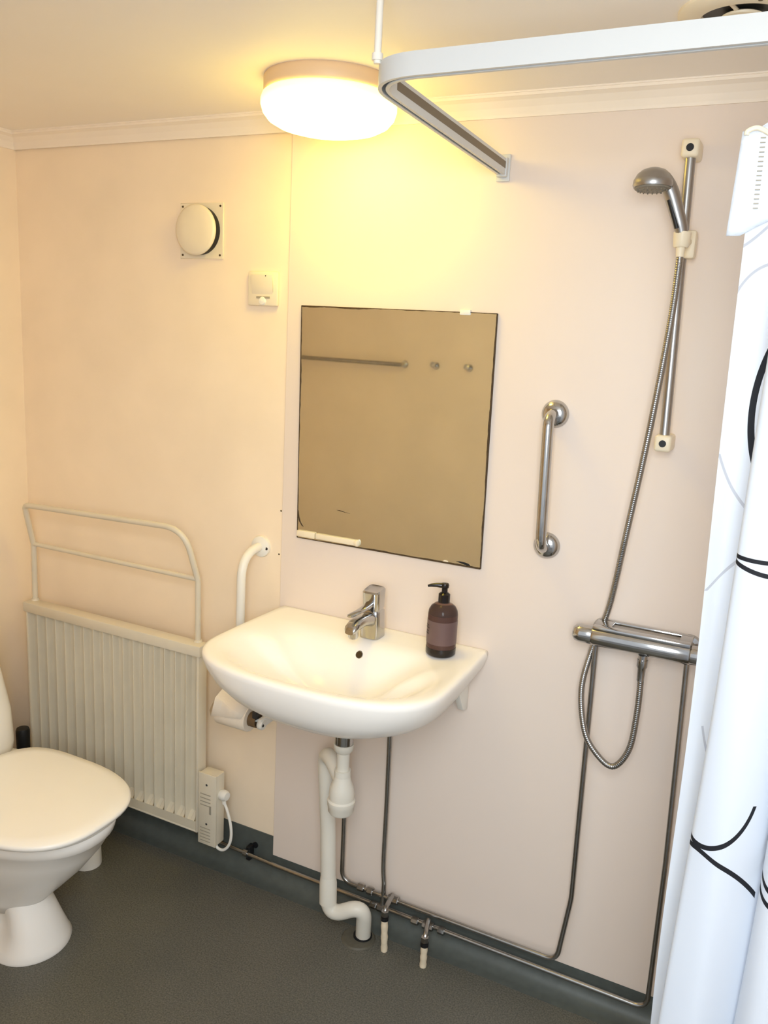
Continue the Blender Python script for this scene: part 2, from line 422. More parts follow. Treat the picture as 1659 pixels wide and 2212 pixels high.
# header tape hanging from the drooping free corner
hv = []; hf = []; NH = 10; KH = 18
for i in range(KH+1):
    u = -0.018 + 0.1*i/KH
    for j in range(NH+1):
        k = j/NH
        idx = min(max(int(round(u/arc[-1]*(len(cl)-1))), 0), len(cl)-1)
        zt = top_z(max(u, 0)) - 0.002
        z = zt - 0.124*(1-k)
        q = cloth_point(min(range(len(arc)), key=lambda m_: abs(arc[m_]-max(u, 0))), z)
        hv.append((q.x+min(u, 0)-0.004*(1-k)+0.002*k, q.y-0.0035, z))
for i in range(KH):
    for j in range(NH):
        a = i*(NH+1)+j; hf.append((a, a+NH+1, a+NH+2, a+1))
hb = MB(); hb.v = hv; hb.f = hf
M['tape'] = new_mat('white gathered header tape', srgb(214, 220, 228), 0.8, bump=0.4, bscale=160)
tape = obj('header_tape', hb, M['tape'], CU, angle=180)
sm = tape.modifiers.new('thick', 'SOLIDIFY'); sm.thickness = 0.0015
st = MB()
for k in range(16):
    z = 1.752+k*0.0055; q = cloth_point(4, z)
    st.box(q.x-0.003, q.x+0.003, q.y-0.0058, q.y-0.0042, z-0.0006, z+0.0006)
obj('stitching', st, M['grey'], CU, smooth=False, label='grey stitching of the header tape')
for k, u in enumerate((0.26, 0.36, 0.46, 0.56, 0.66)):
    i = min(range(len(arc)), key=lambda m_: abs(arc[m_]-u)); q = cloth_point(i, top_z(u))
    hk = MB().tube(catmull([(q.x, q.y, q.z-0.02), (q.x, q.y-0.004, q.z), (q.x, -0.648, RZ-0.008)], 6), 0.0018, 8)
    obj('hook', hk, M['white'], CU)
q = cloth_point(0, 1.84)
obj('loose_hook', MB().tube(catmull([(2.074, -0.651, 1.838), (2.058, -0.652, 1.846), (2.047, -0.652, 1.843), (2.046, -0.652, 1.838)], 6), 0.003, 8), M['cream'], CU, label='loose cream plastic hook')

# ------------------------------------------------------------------ supply air vent on the wall
wc = Vector((0.683, 0.0, 1.811))
W = thing('wall_vent', 'round cream disc vent on a square plate, high on the left wall part', 'vent', wc)
obj('plate', MB().box(0.613, 0.7535, -0.0045, 0.0, 1.7405, 1.881, 0.0012, 1), M['cream'], W)
obj('collar', MB().lathe([(0.0, 0.0044), (0.0605, 0.0044), (0.0605, 0.022), (0.0, 0.022)], wc, (0, -1, 0), 48), M['black'], W, label='black cylinder coloured as the shaded gap behind the disc')  # solid cylinder; the gap's shade is in its black
obj('disc', MB().lathe([(0.0, 0.022), (0.060, 0.022), (0.0635, 0.025), (0.0635, 0.030), (0.058, 0.034), (0.03, 0.0365), (0.0, 0.037)], wc+Vector((0, 0, 0)), (0, -1, 0), 56), M['cream'], W, angle=60)
for dx in (-0.061, 0.061):
    for dz in (-0.061, 0.061):
        obj('screw', MB().lathe([(0, 0), (0.003, 0), (0.0025, 0.0015), (0, 0.0018)], (wc.x+dx, -0.0045, wc.z+dz), (0, -1, 0), 10), M['slate'], W)

# ------------------------------------------------------------------ light switch
S = thing('light_switch', 'square cream light switch between the disc vent and the mirror', 'switch', (0.884, 0, 1.6645))
obj('frame', MB().box(0.838, 0.929, -0.011, 0.0, 1.6265, 1.7115, 0.004), M['cream'], S)
obj('rocker', MB().hexa([(0.851, -0.0105, 1.6515), (0.916, -0.0105, 1.6515), (0.916, -0.009, 1.6515), (0.851, -0.009, 1.6515),
                         (0.851, -0.0175, 1.7035), (0.916, -0.0175, 1.7035), (0.916, -0.009, 1.7035), (0.851, -0.009, 1.7035)], 0.0015), M['cream'], S)
obj('sensor', MB().lathe([(0.0, 0.0), (0.011, 0.0), (0.009, 0.004), (0, 0.006)], (0.885, -0.0108, 1.6385), (0, -1, 0), 20), M['white'], S, label='small white rounded lens')
obj('shutter', MB().box(0.866, 0.907, -0.0125, -0.0105, 1.6445, 1.650, 0.0006, 1), M['grey'], S, label='grey slot under the rocker')
obj('indicator', MB().lathe([(0, 0), (0.0018, 0), (0, 0.0015)], (0.897, -0.0178, 1.700), (0, -1, 0), 10), M['dark'], S)

# ------------------------------------------------------------------ mirror
MR = thing('mirror', 'frameless worn rectangular mirror above the washbasin', 'mirror', (1.262, -0.0045, 1.33))
mc = [(1.010, 1.037), (1.522, 1.0385), (1.515, 1.630), (1.002, 1.631)]
obj('glass', MB().hexa([(x, y, z) for y in (-0.0105, -0.0055) for x, z in mc], 0.0006, 1), M['mirror'], MR, smooth=False)
# darkened, chipped edge: a ragged strip all round
rg = MB(); rnd = random.Random(3)
for a, b in zip(mc, mc[1:]+mc[:1]):
    n = 70; A = Vector((a[0], 0, a[1])); B = Vector((b[0], 0, b[1])); d = (B-A).normalized(); inw = Vector((-d.z, 0, d.x))
    wd = 0.0012
    pr = None
    for k in range(n+1):
        q = A+(B-A)*k/n; wd = min(max(wd+rnd.uniform(-0.0007, 0.0007), 0.0008), 0.0038)
        cur = (q+inw*-0.0006, q+inw*wd)
        if pr:
            rg.add([(v.x, -0.0113, v.z) for v in (pr[0], cur[0], cur[1], pr[1])] + [(v.x, -0.0044, v.z) for v in (pr[0], cur[0], cur[1], pr[1])],
                   [(0, 1, 2, 3), (7, 6, 5, 4), (0, 4, 5, 1), (3, 2, 6, 7)])
        pr = cur
obj('worn_edge', rg, M['chip'], MR, smooth=False, label='dark corroded edge')
def blot(name, pts, mat, y=-0.0112, label=None):
    m = MB(); n = len(pts)
    m.add([(x, y, z) for x, z in pts] + [(x, y+0.0012, z) for x, z in pts], [tuple(range(n)), tuple(range(2*n-1, n-1, -1))]+[(i, n+i, n+(i+1) % n, (i+1) % n) for i in range(n)])
    return obj(name, m, mat, MR, smooth=False, label=label)
blot('chip', [(1.460, 1.0475), (1.470, 1.0490), (1.482, 1.0485), (1.492, 1.0465), (1.497, 1.0430), (1.494, 1.0405), (1.482, 1.0430), (1.470, 1.0455)], M['black'], label='black chip near the lower right corner')
blot('chip', [(1.442, 1.0395), (1.438, 1.045), (1.430, 1.046), (1.424, 1.041)], M['cream'], label='pale chip on the lower edge')
blot('chip', [(1.0115, 1.110), (1.015, 1.092), (1.0205, 1.078), (1.0285, 1.068), (1.0225, 1.071), (1.0145, 1.082), (1.0105, 1.096)], M['chip'])
blot('scratch', [(1.125, 1.1265), (1.134, 1.1275), (1.150, 1.1245), (1.165, 1.1225), (1.150, 1.1235), (1.134, 1.1255)], M['chip'], label='short dark scratch')
obj('clip', MB().box(1.426, 1.452, -0.0135, -0.0045, 1.624, 1.636, 0.002), M['white'], MR, label='white top clip')
obj('holder_strip', MB().box(1.0115, 1.066, -0.0175, -0.0105, 1.0415, 1.0585, 0.003).box(1.0685, 1.190, -0.0175, -0.0105, 1.0425, 1.0575, 0.003).lathe([(0.006, 0), (0.0088, 0.004), (0.0088, 0.009), (0.005, 0.012)], (1.184, -0.014, 1.050), (1, 0, 0), 16), M['cream'], MR, label='cream broken holder strip along the lower left edge')

# ------------------------------------------------------------------ washbasin
BX, BZ = 1.265, 0.842
def dshape(hw, front, back, rc, hwb=None, e=2.6, N=96, rb=0.004):
    """D outline, counted from the back left corner: back edge, right side, front, left side"""
    hwb = hwb if hwb is not None else hw
    half = []          # right half from back centre to front centre
    yb = back
    half += [(0, yb), (hwb-rb, yb)]
    for k in range(1, 6):
        a = PI/2*k/5; half.append((hwb-rb+rb*math.sin(a), yb-rb+rb*math.cos(a)))
    ys = -front+rc        # where the side turns into the front
    ns = 10
    for k in range(1, ns+1):
        s = k/ns; y = (yb-rb)*(1-s)+ys*s
        half.append((hwb+(hw-hwb)*math.sin(s*PI/2), y))
    for k in range(1, 25):
        a = PI/2*k/24
        half.append((hw*max(math.cos(a), 0)**(2/e), ys-rc*math.sin(a)**(2/e)))
    # resample half to fixed counts: back edge N/8 points, rest 3N/8
    def resample(pl, n):
        L = [0]
        for a, b in zip(pl, pl[1:]): L.append(L[-1]+math.dist(a, b))
        out = []
        for k in range(n+1):
            t = L[-1]*k/n; i = 0
            while i < len(L)-2 and L[i+1] < t: i += 1
            s = (t-L[i])/max(L[i+1]-L[i], 1e-9); a, b = pl[i], pl[i+1]
            out.append((a[0]+(b[0]-a[0])*s, a[1]+(b[1]-a[1])*s))
        return out
    A = resample(half[:4], N//8); B = resample(half[3:], 3*N//8)
    h = A+B[1:]
    full = h + [(-x, y) for x, y in reversed(h[1:-1])]
    return full
def sec(z, hw, front, back, rc, hwb=None, e=2.6, rb=0.004, dz=None):
    return [Vector((BX+x, y, z+(dz(x, y) if dz else 0))) for x, y in dshape(hw, front, back, rc, hwb, e, 96, rb)]
yw = -0.0055
outer = [sec(0.693, 0.03, 0.27, -0.20, 0.03, rb=0.02), sec(0.6945, 0.10, 0.325, -0.10, 0.12, 0.08, rb=0.03), sec(0.704, 0.160, 0.362, -0.04, 0.17, 0.13, rb=0.02), sec(0.720, 0.208, 0.392, yw, 0.2, 0.18, rb=0.012),
         sec(0.745, 0.252, 0.422, yw, 0.2, 0.23, rb=0.008), sec(0.774, 0.281, 0.441, yw, 0.19, 0.268), sec(0.803, 0.296, 0.452, yw, 0.185, 0.287),
         sec(0.825, 0.302, 0.457, yw, 0.18, 0.294), sec(0.834, 0.3025, 0.4575, yw, 0.18, 0.2945), sec(0.8395, 0.3000, 0.4550, yw-0.001, 0.18, 0.2925), sec(BZ, 0.294, 0.449, yw-0.005, 0.178, 0.289)]
inner = [sec(BZ+0.0004, 0.285, 0.441, -0.02, 0.172, 0.274, rb=0.02), sec(BZ-0.0008, 0.274, 0.432, -0.095, 0.168, 0.255, rb=0.045), sec(0.8375, 0.262, 0.4225, -0.116, 0.164, 0.232, rb=0.055), sec(0.830, 0.249, 0.4125, -0.129, 0.16, 0.208, rb=0.06),
         sec(0.819, 0.234, 0.401, -0.139, 0.156, 0.187, rb=0.06), sec(0.804, 0.216, 0.388, -0.148, 0.148, 0.166, rb=0.06), sec(0.784, 0.190, 0.371, -0.158, 0.133, 0.143, rb=0.06), sec(0.758, 0.155, 0.346, -0.170, 0.11, 0.115, rb=0.05),
         sec(0.738, 0.105, 0.316, -0.186, 0.085, 0.08, rb=0.04), sec(0.7285, 0.05, 0.285, -0.205, 0.05, 0.04, rb=0.02), sec(0.7265, 0.022, 0.265, -0.222, 0.022, 0.02, rb=0.01)]
WB = thing('washbasin', 'white porcelain washbasin on the wall under the mirror', 'washbasin', (BX, 0, 0.70))
obj('bowl', MB().loft(outer+inner), M['ceramic'], WB, angle=80)
obj('overflow', MB().lathe([(0.0, -0.004), (0.009, -0.004), (0.0105, 0.0), (0.0085, 0.0016), (0.0078, -0.002), (0, -0.002)], (1.279, -0.1425, 0.812), (0, -0.86, 0.5), 24), M['chrome'], WB, label='chrome overflow ring')
obj('overflow_shade', MB().lathe([(0.0, -0.002), (0.0088, -0.002), (0.0088, 0.0013), (0, 0.0013)], (1.279, -0.1425, 0.812), (0, -0.86, 0.5), 20), M['slate'], WB)  # dark disc; shade inside the overflow is put into its colour
obj('plug_ring', MB().lathe([(0, 0), (0.024, 0), (0.024, 0.003), (0.018, 0.003), (0.016, 0.001), (0, 0.001)], (BX, -0.245, 0.7262), (0, 0, 1), 28), M['chrome'], WB, label='chrome drain ring in the bowl')
for sx, nm in ((0.243, 1), (-0.243, -1)):
    x = BX+sx
    br = MB().hexa([(x-0.008, -0.034, 0.684), (x+0.008, -0.034, 0.684), (x+0.008, -0.005, 0.676), (x-0.008, -0.005, 0.676), (x-0.008, -0.075, 0.745), (x+0.008, -0.075, 0.745), (x+0.008, -0.005, 0.76), (x-0.008, -0.005, 0.76)], 0.003)
    b_ = obj('bracket', br, M['white'], WB)
    obj('screw', MB().lathe([(0, 0), (0.005, 0), (0.004, 0.002), (0, 0.0024)], (x-0.002, -0.0385, 0.699), (0, -1, -0.15), 12), M['slate'], b_)

# ------------------------------------------------------------------ faucet
FX, FY = 1.279, -0.078
F = thing('faucet', 'chrome single lever faucet on the washbasin deck', 'faucet', (FX, FY, BZ))
def rr(cx, cy, z, a, b, e=3.2, n=32, tilt=0.0):
    return [Vector((cx+a*math.copysign(abs(math.cos(2*PI*k/n))**(2/e), math.cos(2*PI*k/n)), cy+b*math.copysign(abs(math.sin(2*PI*k/n))**(2/e), math.sin(2*PI*k/n)), z+tilt*b*math.copysign(abs(math.sin(2*PI*k/n))**(2/e), math.sin(2*PI*k/n)))) for k in range(n)]
obj('body', MB().loft([rr(FX, FY, BZ-0.001, 0.0265, 0.0265, 4), rr(FX, FY, BZ+0.004, 0.0265, 0.0265, 4), rr(FX, FY, BZ+0.03, 0.0255, 0.0255, 4), rr(FX, FY, BZ+0.055, 0.0240, 0.0240, 4), rr(FX, FY, BZ+0.066, 0.0235, 0.0235, 4), rr(FX, FY, BZ+0.070, 0.021, 0.021, 4)]), M['chrome'], F)
def spout_sec(y, z, a, b):
    n = 20; return [Vector((FX+a*math.copysign(abs(math.cos(2*PI*k/n))**0.7, math.cos(2*PI*k/n)), y+0.25*b*math.sin(2*PI*k/n), z+b*math.copysign(abs(math.sin(2*PI*k/n))**0.7, math.sin(2*PI*k/n)))) for k in range(n)]
obj('spout', MB().loft([spout_sec(FY-0.008, BZ+0.045, 0.019, 0.019), spout_sec(FY-0.035, BZ+0.052, 0.017, 0.015), spout_sec(FY-0.065, BZ+0.056, 0.0165, 0.013), spout_sec(FY-0.098, BZ+0.055, 0.0165, 0.013), spout_sec(FY-0.116, BZ+0.050, 0.0155, 0.011), spout_sec(FY-0.122, BZ+0.045, 0.011, 0.006)]), M['chrome'], F)
obj('aerator', MB().lathe([(0.0, 0), (0.012, 0), (0.012, 0.022), (0.010, 0.026), (0, 0.026)], (FX, FY-0.103, BZ+0.050), (0, 0.12, -1), 24), M['chrome'], F)
lv = MB()
lv.loft([rr(FX, FY, BZ+0.068, 0.0205, 0.0205, 4), rr(FX, FY, BZ+0.075, 0.0225, 0.0225, 4), rr(FX, FY-0.001, BZ+0.104, 0.0232, 0.0235, 4.5, tilt=0.1), rr(FX, FY-0.002, BZ+0.117, 0.0235, 0.0245, 4.5, tilt=0.15), rr(FX, FY-0.002, BZ+0.121, 0.0205, 0.0215, 4.5, tilt=0.15), rr(FX, FY-0.002, BZ+0.1195, 0.012, 0.013, 4.5, tilt=0.15)])
hd = obj('handle', lv, M['chrome'], F)
def lev(y, z, a, b):
    n = 16; return [Vector((FX+a*math.copysign(abs(math.cos(2*PI*k/n))**0.8, math.cos(2*PI*k/n)), y, z+b*math.sin(2*PI*k/n))) for k in range(n)]
obj('lever', MB().loft([lev(FY-0.010, BZ+0.088, 0.013, 0.009), lev(FY-0.035, BZ+0.084, 0.0110, 0.0060), lev(FY-0.075, BZ+0.083, 0.0100, 0.0042), lev(FY-0.118, BZ+0.084, 0.0095, 0.0040), lev(FY-0.126, BZ+0.084, 0.005, 0.002)]), M['chrome'], hd)

# ------------------------------------------------------------------ soap dispenser
sx, sy = 1.468, -0.092
D_ = thing('soap_dispenser', 'brown soap bottle with black pump on the basin edge', 'soap bottle', (sx, sy, BZ))
obj('bottle', MB().lathe([(0.0, 0.001), (0.031, 0.001), (0.0345, 0.004), (0.0352, 0.012), (0.0352, 0.098), (0.0335, 0.108), (0.0285, 0.117), (0.020, 0.1235), (0.014, 0.1265), (0.0135, 0.130), (0.0, 0.130)], (sx, sy, BZ), (0, 0, 1), 48), M['bottle'], D_, angle=60)
lq = obj('liquid', MB().lathe([(0.0, 0.019), (0.0335, 0.019), (0.0335, 0.0990), (0.0, 0.0990)], (sx, sy, BZ), (0, 0, 1), 44), M['liquid'], D_)
obj('liquid_surface', MB().lathe([(0.0, 0.0992), (0.0335, 0.0992), (0.0335, 0.1002), (0.0, 0.1002)], (sx, sy, BZ), (0, 0, 1), 44), M['ink'], lq)
obj('bottle_foot', MB().lathe([(0.0, 0.0), (0.0325, 0.0), (0.0352, 0.003), (0.0356, 0.012), (0.0356, 0.0185), (0.0, 0.0185)], (sx, sy, BZ+0.0004), (0, 0, 1), 44), M['pump'], D_, label='black thick bottom')
def arcband(r, z0, z1, a0, a1, n=24, th=0.0004):
    m = MB(); vs = []
    for k in range(n+1):
        a = a0+(a1-a0)*k/n
        for rr_ in (r, r+th):
            for z in (z0, z1): vs.append((sx+rr_*math.cos(a), sy+rr_*math.sin(a), z))
    fs = []
    for k in range(n):
        a = k*4; b = a+4
        fs += [(a+2, b+2, b+3, a+3), (a, a+1, b+1, b), (a+1, a+3, b+3, b+1), (a, b, b+2, a+2)]
    return m.add(vs, fs)
lb = obj('label_sheet', arcband(0.0352, BZ+0.030, BZ+0.086, PI, 2*PI+0.3), M['label'], D_)
pr = MB()
for (a, z, wd) in ((-2.42, 0.072, 0.20), (-2.42, 0.066, 0.26), (-2.38, 0.058, 0.14), (-2.42, 0.052, 0.22)):
    q = arcband(0.0357, BZ+z, BZ+z+0.0028, a-wd, a+wd, 8, 0.0003); pr.add(q.v, q.f)
obj('print', pr, M['ink'], lb, smooth=False)
pm = obj('pump', MB().lathe([(0.0, 0.1262), (0.0138, 0.1262), (0.0138, 0.146), (0.0105, 0.149), (0.0070, 0.151), (0.0070, 0.160), (0.0092, 0.162), (0.0098, 0.168), (0.0085, 0.1715), (0.0, 0.172)], (sx, sy, BZ), (0, 0, 1), 32), M['pump'], D_)
obj('nozzle', MB().tube([(sx-0.004, sy-0.002, BZ+0.1665), (sx-0.018, sy-0.009, BZ+0.167), (sx-0.030, sy-0.014, BZ+0.1655), (sx-0.036, sy-0.017, BZ+0.1635)], lambda i, t: (0.0062, 0.005, 0.0038, 0.0026)[i], 12), M['pump'], pm)

# ------------------------------------------------------------------ basin waste: tailpiece, bottle trap, drain pipe
TX, TY = 1.276, -0.195
T = thing('bottle_trap', 'white plastic bottle trap and drain pipe under the washbasin', 'drain', (TX, TY, 0.0))
obj('tailpiece', MB().lathe([(0.0, 0.698), (0.0225, 0.698), (0.0225, 0.602), (0.017, 0.596), (0, 0.596)], (TX, TY, 0), (0, 0, 1), 28), M['chrome'], T, label='chrome tailpiece')
obj('nut', MB().lathe([(0.0, 0.602), (0.0245, 0.602), (0.0255, 0.598), (0.0235, 0.586), (0.0185, 0.580), (0, 0.580)], (TX, TY, 0), (0, 0, 1), 12), M['drain'], T)
obj('inlet_tube', MB().lathe([(0.0155, 0.586), (0.0155, 0.525)], (TX, TY, 0), (0, 0, 1), 24), M['drain'], T)
obj('trap_nut', MB().lathe([(0, 0.533), (0.020, 0.533), (0.0205, 0.517), (0.018, 0.515), (0, 0.515)], (TX, TY, 0), (0, 0, 1), 16), M['drain'], T)
obj('trap_body', MB().lathe([(0.0, 0.517), (0.0195, 0.517), (0.022, 0.505), (0.029, 0.487), (0.0315, 0.468), (0.0305, 0.456), (0.0345, 0.452), (0.0345, 0.440), (0.0325, 0.437), (0.0320, 0.424), (0.028, 0.418), (0.0, 0.415)], (TX, TY, 0), (0, 0, 1), 32), M['drain'], T)
pp = fillet([(TX-0.01, TY+0.012, 0.500), (1.180, -0.118, 0.538), (1.200, -0.118, 0.30), (1.219, -0.132, 0.062), (1.314, -0.112, 0.118), (1.302, -0.086, 0.0)], [0.045, 0.2, 0.032, 0.034], 10)
obj('drain_pipe', MB().tube(pp, 0.0202, 22), M['drain'], T)
obj('socket', MB().tube([(1.2098, -0.1252, 0.175), (1.2115, -0.1262, 0.155), (1.2155, -0.130, 0.100)], lambda i, t: (0.0203, 0.0230, 0.0230)[i], 22), M['drain'], T)
obj('floor_seal', MB().lathe([(0.019, 0.0), (0.0255, 0.0), (0.0245, 0.008), (0.019, 0.009)], (1.3005, -0.086, 0.0004), (0, 0, 1), 28, False, False), M['black'], T, label='black rubber seal at the floor')
obj('floor_collar', MB().lathe([(0.0, 0.0), (0.046, 0.0), (0.042, 0.0035), (0.0, 0.0038)], (1.2935, -0.096, 0.0), (0, 0, 1), 36), M['patch'], T, label='grey vinyl collar on the floor')

# ------------------------------------------------------------------ water pipes
def band(m, p, ax, r, l):      # a fitting nut around a pipe
    return m.lathe([(0.0, -l/2), (r*0.9, -l/2), (r, -l/2+0.002), (r, l/2-0.002), (r*0.9, l/2), (0.0, l/2)], p, ax, 8)
mxl, mxr = 1.822, 2.008
HP = thing('hot_water_pipe', 'upper chromed water pipe, from washbasin riser to left side of shower mixer', 'pipe', (1.5, -0.03, 0.1))
hz = 0.1010
obj('pipe', MB().tube(fillet([(1.197, -0.032, 0.70), (1.202, -0.032, hz), (1.803, -0.034, hz), (mxl, -0.032, 0.28), (mxl-0.008, -0.032, 0.935)], [0.035, 0.035, 0.3], 10), 0.0062, 14), M['pipe'], HP)
for fx, fr_, fl_ in ((1.262, 0.0105, 0.02), (1.290, 0.0105, 0.018), (1.360, 0.0115, 0.03)):
    obj('fitting', band(MB(), (fx, -0.032, hz), (1, 0, 0), fr_, fl_), M['pipe'], HP, angle=20)
CP = thing('cold_water_pipe', 'lower chromed water pipe along the skirting, from radiator to right side of shower mixer', 'pipe', (1.5, -0.03, 0.07))
cz = 0.0670
obj('pipe', MB().tube(fillet([(0.70, -0.034, 0.0815), (1.0, -0.036, 0.071), (2.022, -0.038, cz), (mxr+0.012, -0.036, 0.45), (mxr, -0.036, 0.935)], [0.3, 0.034, 0.3], 10), 0.0058, 14), M['pipe'], CP)
for fx, fr_, fl_ in ((1.428, 0.0105, 0.02), (1.465, 0.0115, 0.03), (1.503, 0.0105, 0.018), (1.305, 0.0105, 0.02), (1.330, 0.0115, 0.026)):
    obj('fitting', band(MB(), (fx, -0.037, cz), (1, 0, 0), fr_, fl_), M['pipe'], CP, angle=20)
rs = obj('riser', MB().tube(catmull([(1.330, -0.036, cz), (1.329, -0.030, 0.13), (1.322, -0.026, 0.20), (1.321, -0.026, 0.40), (1.316, -0.026, 0.72)], 10), 0.0062, 14), M['pipe'], CP, label='riser up to the faucet')
CL = thing('pipe_clip', 'black clamp holding the lower pipe on the skirting beside the control box', 'clip', (0.885, -0.003, 0.085))
obj('clamp', MB().lathe([(0.0066, -0.007), (0.0105, -0.007), (0.0105, 0.007), (0.0066, 0.007)], (0.885, -0.0350, 0.0755), (1, 0, 0), 18, False, False), M['pipe'], CL)
obj('foot', MB().box(0.878, 0.892, -0.027, -0.003, 0.046, 0.090, 0.003).lathe([(0, 0), (0.009, 0), (0.009, 0.004), (0, 0.004)], (0.896, -0.0028, 0.088), (0, -1, 0), 16), M['black'], CL)
def floor_feed(x, ztop, hpipe, zt, yb, label, lean):
    zt = max(zt, ztop+0.026)
    t_ = thing('supply_stub', label, 'pipe', (x, -0.102, 0), 'floor pipe stubs below the washbasin')
    n = 9
    obj('sleeve', MB().tube([(x+lean*k/n, -0.102, ztop*k/n) for k in range(n+1)], lambda i, t: 0.0088+0.0008*math.sin(i*2.1), 16), M['conduit'], t_, label='cream pipe sleeve')
    obj('collar', MB().tube([(x+lean, -0.102, ztop-0.004), (x+lean, -0.102, ztop+0.006)], 0.0105, 16), M['black'], t_)
    obj('valve', MB().tube(fillet([(x+lean, -0.102, ztop+0.002), (x+lean*1.2, -0.100, zt), (hpipe, yb, zt)], 0.02, 6), 0.0065, 12).lathe([(0, 0), (0.010, 0), (0.010, 0.014), (0, 0.014)], (x+lean, -0.102, ztop+0.008), (0, 0, 1), 6), M['pipe'], t_, angle=25)
    return t_
floor_feed(1.373, 0.094, 1.360, hz, -0.040, 'cream sleeved supply pipe rising from the floor next to the drain pipe', -0.004)
floor_feed(1.484, 0.064, 1.468, cz+0.006, -0.045, 'shorter cream sleeved supply pipe at the floor, right of the other one', 0.0)

# ------------------------------------------------------------------ radiator
RD = thing('radiator', 'cream ribbed panel radiator on the wall beside the toilet', 'radiator', (0.43, -0.07, 0.135))
x0, x1, zr0, zr1 = 0.094, 0.762, 0.137, 0.690
prof = []
NR = 17; pit = (x1-x0-0.012)/NR
for k in range(NR):
    a = x0+0.006+k*pit
    for s, d in ((0.0, 0.0), (0.04, 0.0008), (0.09, 0.005), (0.125, 0.012), (0.17, 0.0185), (0.24, 0.020), (0.49, 0.020), (0.50, 0.0225), (0.51, 0.020), (0.76, 0.020), (0.83, 0.0185), (0.875, 0.012), (0.91, 0.005), (0.96, 0.0008)):
        prof.append((a+s*pit, d))
prof.append((x1-0.006, 0.0))
def radsec(z, depth):
    return [Vector((x, -0.103+d*depth, z)) for x, d in prof]
front = [radsec(zr0, 0), radsec(zr0+0.034, 0), radsec(zr0+0.054, 1), radsec(zr1-0.02, 1), radsec(zr1+0.003, 0.6)]
pm_ = MB().loft(front, False, False, closed=False)
obj('panel', pm_, M['radpanel'], RD, angle=30, fixn=False)
obj('casing', MB().box(x0, x1, -0.0790, -0.068, zr0+0.004, zr1+0.004, 0.003).box(x0-0.0012, x0+0.007, -0.1045, -0.0675, zr0+0.001, zr1, 0.002).box(x1-0.007, x1+0.0012, -0.1045, -0.0675, zr0+0.001, zr1, 0.002).box(x0+0.001, x1-0.001, -0.1037, -0.074, zr0-0.0005, zr0+0.006, 0.002), M['enamel'], RD)
obj('top_cover', MB().box(x0-0.008, x1+0.008, -0.109, -0.066, zr1-0.014, zr1+0.018, 0.004).box(x0+0.05, x1-0.05, -0.0665, -0.060, zr1, zr1+0.015, 0.003), M['enamel'], RD)
for bx in (0.2, 0.65): obj('wall_hanger', MB().box(bx-0.015, bx+0.015, -0.075, -0.0005, 0.25, 0.60, 0.002), M['enamel'], RD)
# ------------------------------------------------------------------ towel rack on the radiator
TR = thing('towel_rack', 'cream bent tube towel rack standing on top of the radiator', 'towel rack', (0.4, -0.07, 0.708))
ty = -0.076
fr = fillet([(0.104, ty, 0.7088), (0.106, ty, 0.885), (0.118, -0.116, 1.018), (0.722, -0.118, 1.036), (0.737, ty, 0.885), (0.738, ty, 0.7088)], [0.05, 0.022, 0.075, 0.05], 10)
obj('frame', MB().tube(fr, 0.0082, 14), M['enamel'], TR)
obj('crossbar', MB().tube([(0.108, ty-0.002, 0.889), (0.735, ty-0.002, 0.889)], 0.0068, 14), M['enamel'], TR)
for x in (0.104, 0.738):
    obj('foot', MB().lathe([(0.0, 0), (0.0125, 0), (0.011, 0.006), (0.0, 0.006)], (x, ty, 0.7075), (0, 0, 1), 18), M['enamel'], TR)

# ------------------------------------------------------------------ control box with plug
CB = thing('control_box', 'grey white electric control box on the lower right side of the radiator', 'control box', (0.795, -0.07, 0.11))
bxm = MB().box(0.770, 0.8285, -0.104, -0.066, 0.116, 0.334, 0.003)
obj('casing', bxm, M['enamel'], CB)
cv = MB().box(0.768, 0.830, -0.109, -0.103, 0.114, 0.336, 0.002)
cov = obj('cover', cv, M['enamel'], CB)
for z in (0.272, 0.260, 0.249, 0.238, 0.166, 0.156, 0.146, 0.136, 0.126):
    obj('vent_rib', MB().box(0.776, 0.812, -0.1100, -0.1085, z-0.0014, z+0.0014, 0.0005, 1), M['grey'], cov, smooth=False)
for z in (0.302, 0.180):
    obj('screw', MB().lathe([(0, 0), (0.0035, 0), (0.0025, 0.001), (0, 0.001)], (0.798, -0.1090, z), (0, -1, 0), 12), M['dark'], cov)
obj('display', MB().box(0.808, 0.8145, -0.1098, -0.1085, 0.214, 0.240), M['grey'], cov, smooth=False)
pl = obj('plug', MB().lathe([(0.0, 0.0), (0.012, 0.0), (0.0155, 0.006), (0.0155, 0.018), (0.012, 0.025), (0.0, 0.026)], (0.828, -0.084, 0.272), (1, -0.1, 0), 22).tube([(0.840, -0.085, 0.264), (0.842, -0.085, 0.246)], 0.006, 12), M['white'], CB)
obj('cable', MB().tube(catmull([(0.842, -0.085, 0.250), (0.856, -0.086, 0.222), (0.868, -0.088, 0.185), (0.870, -0.089, 0.150), (0.862, -0.090, 0.122), (0.845, -0.091, 0.104), (0.825, -0.091, 0.104), (0.815, -0.090, 0.120)], 10), 0.0042, 12), M['white'], CB, label='white looping cable')

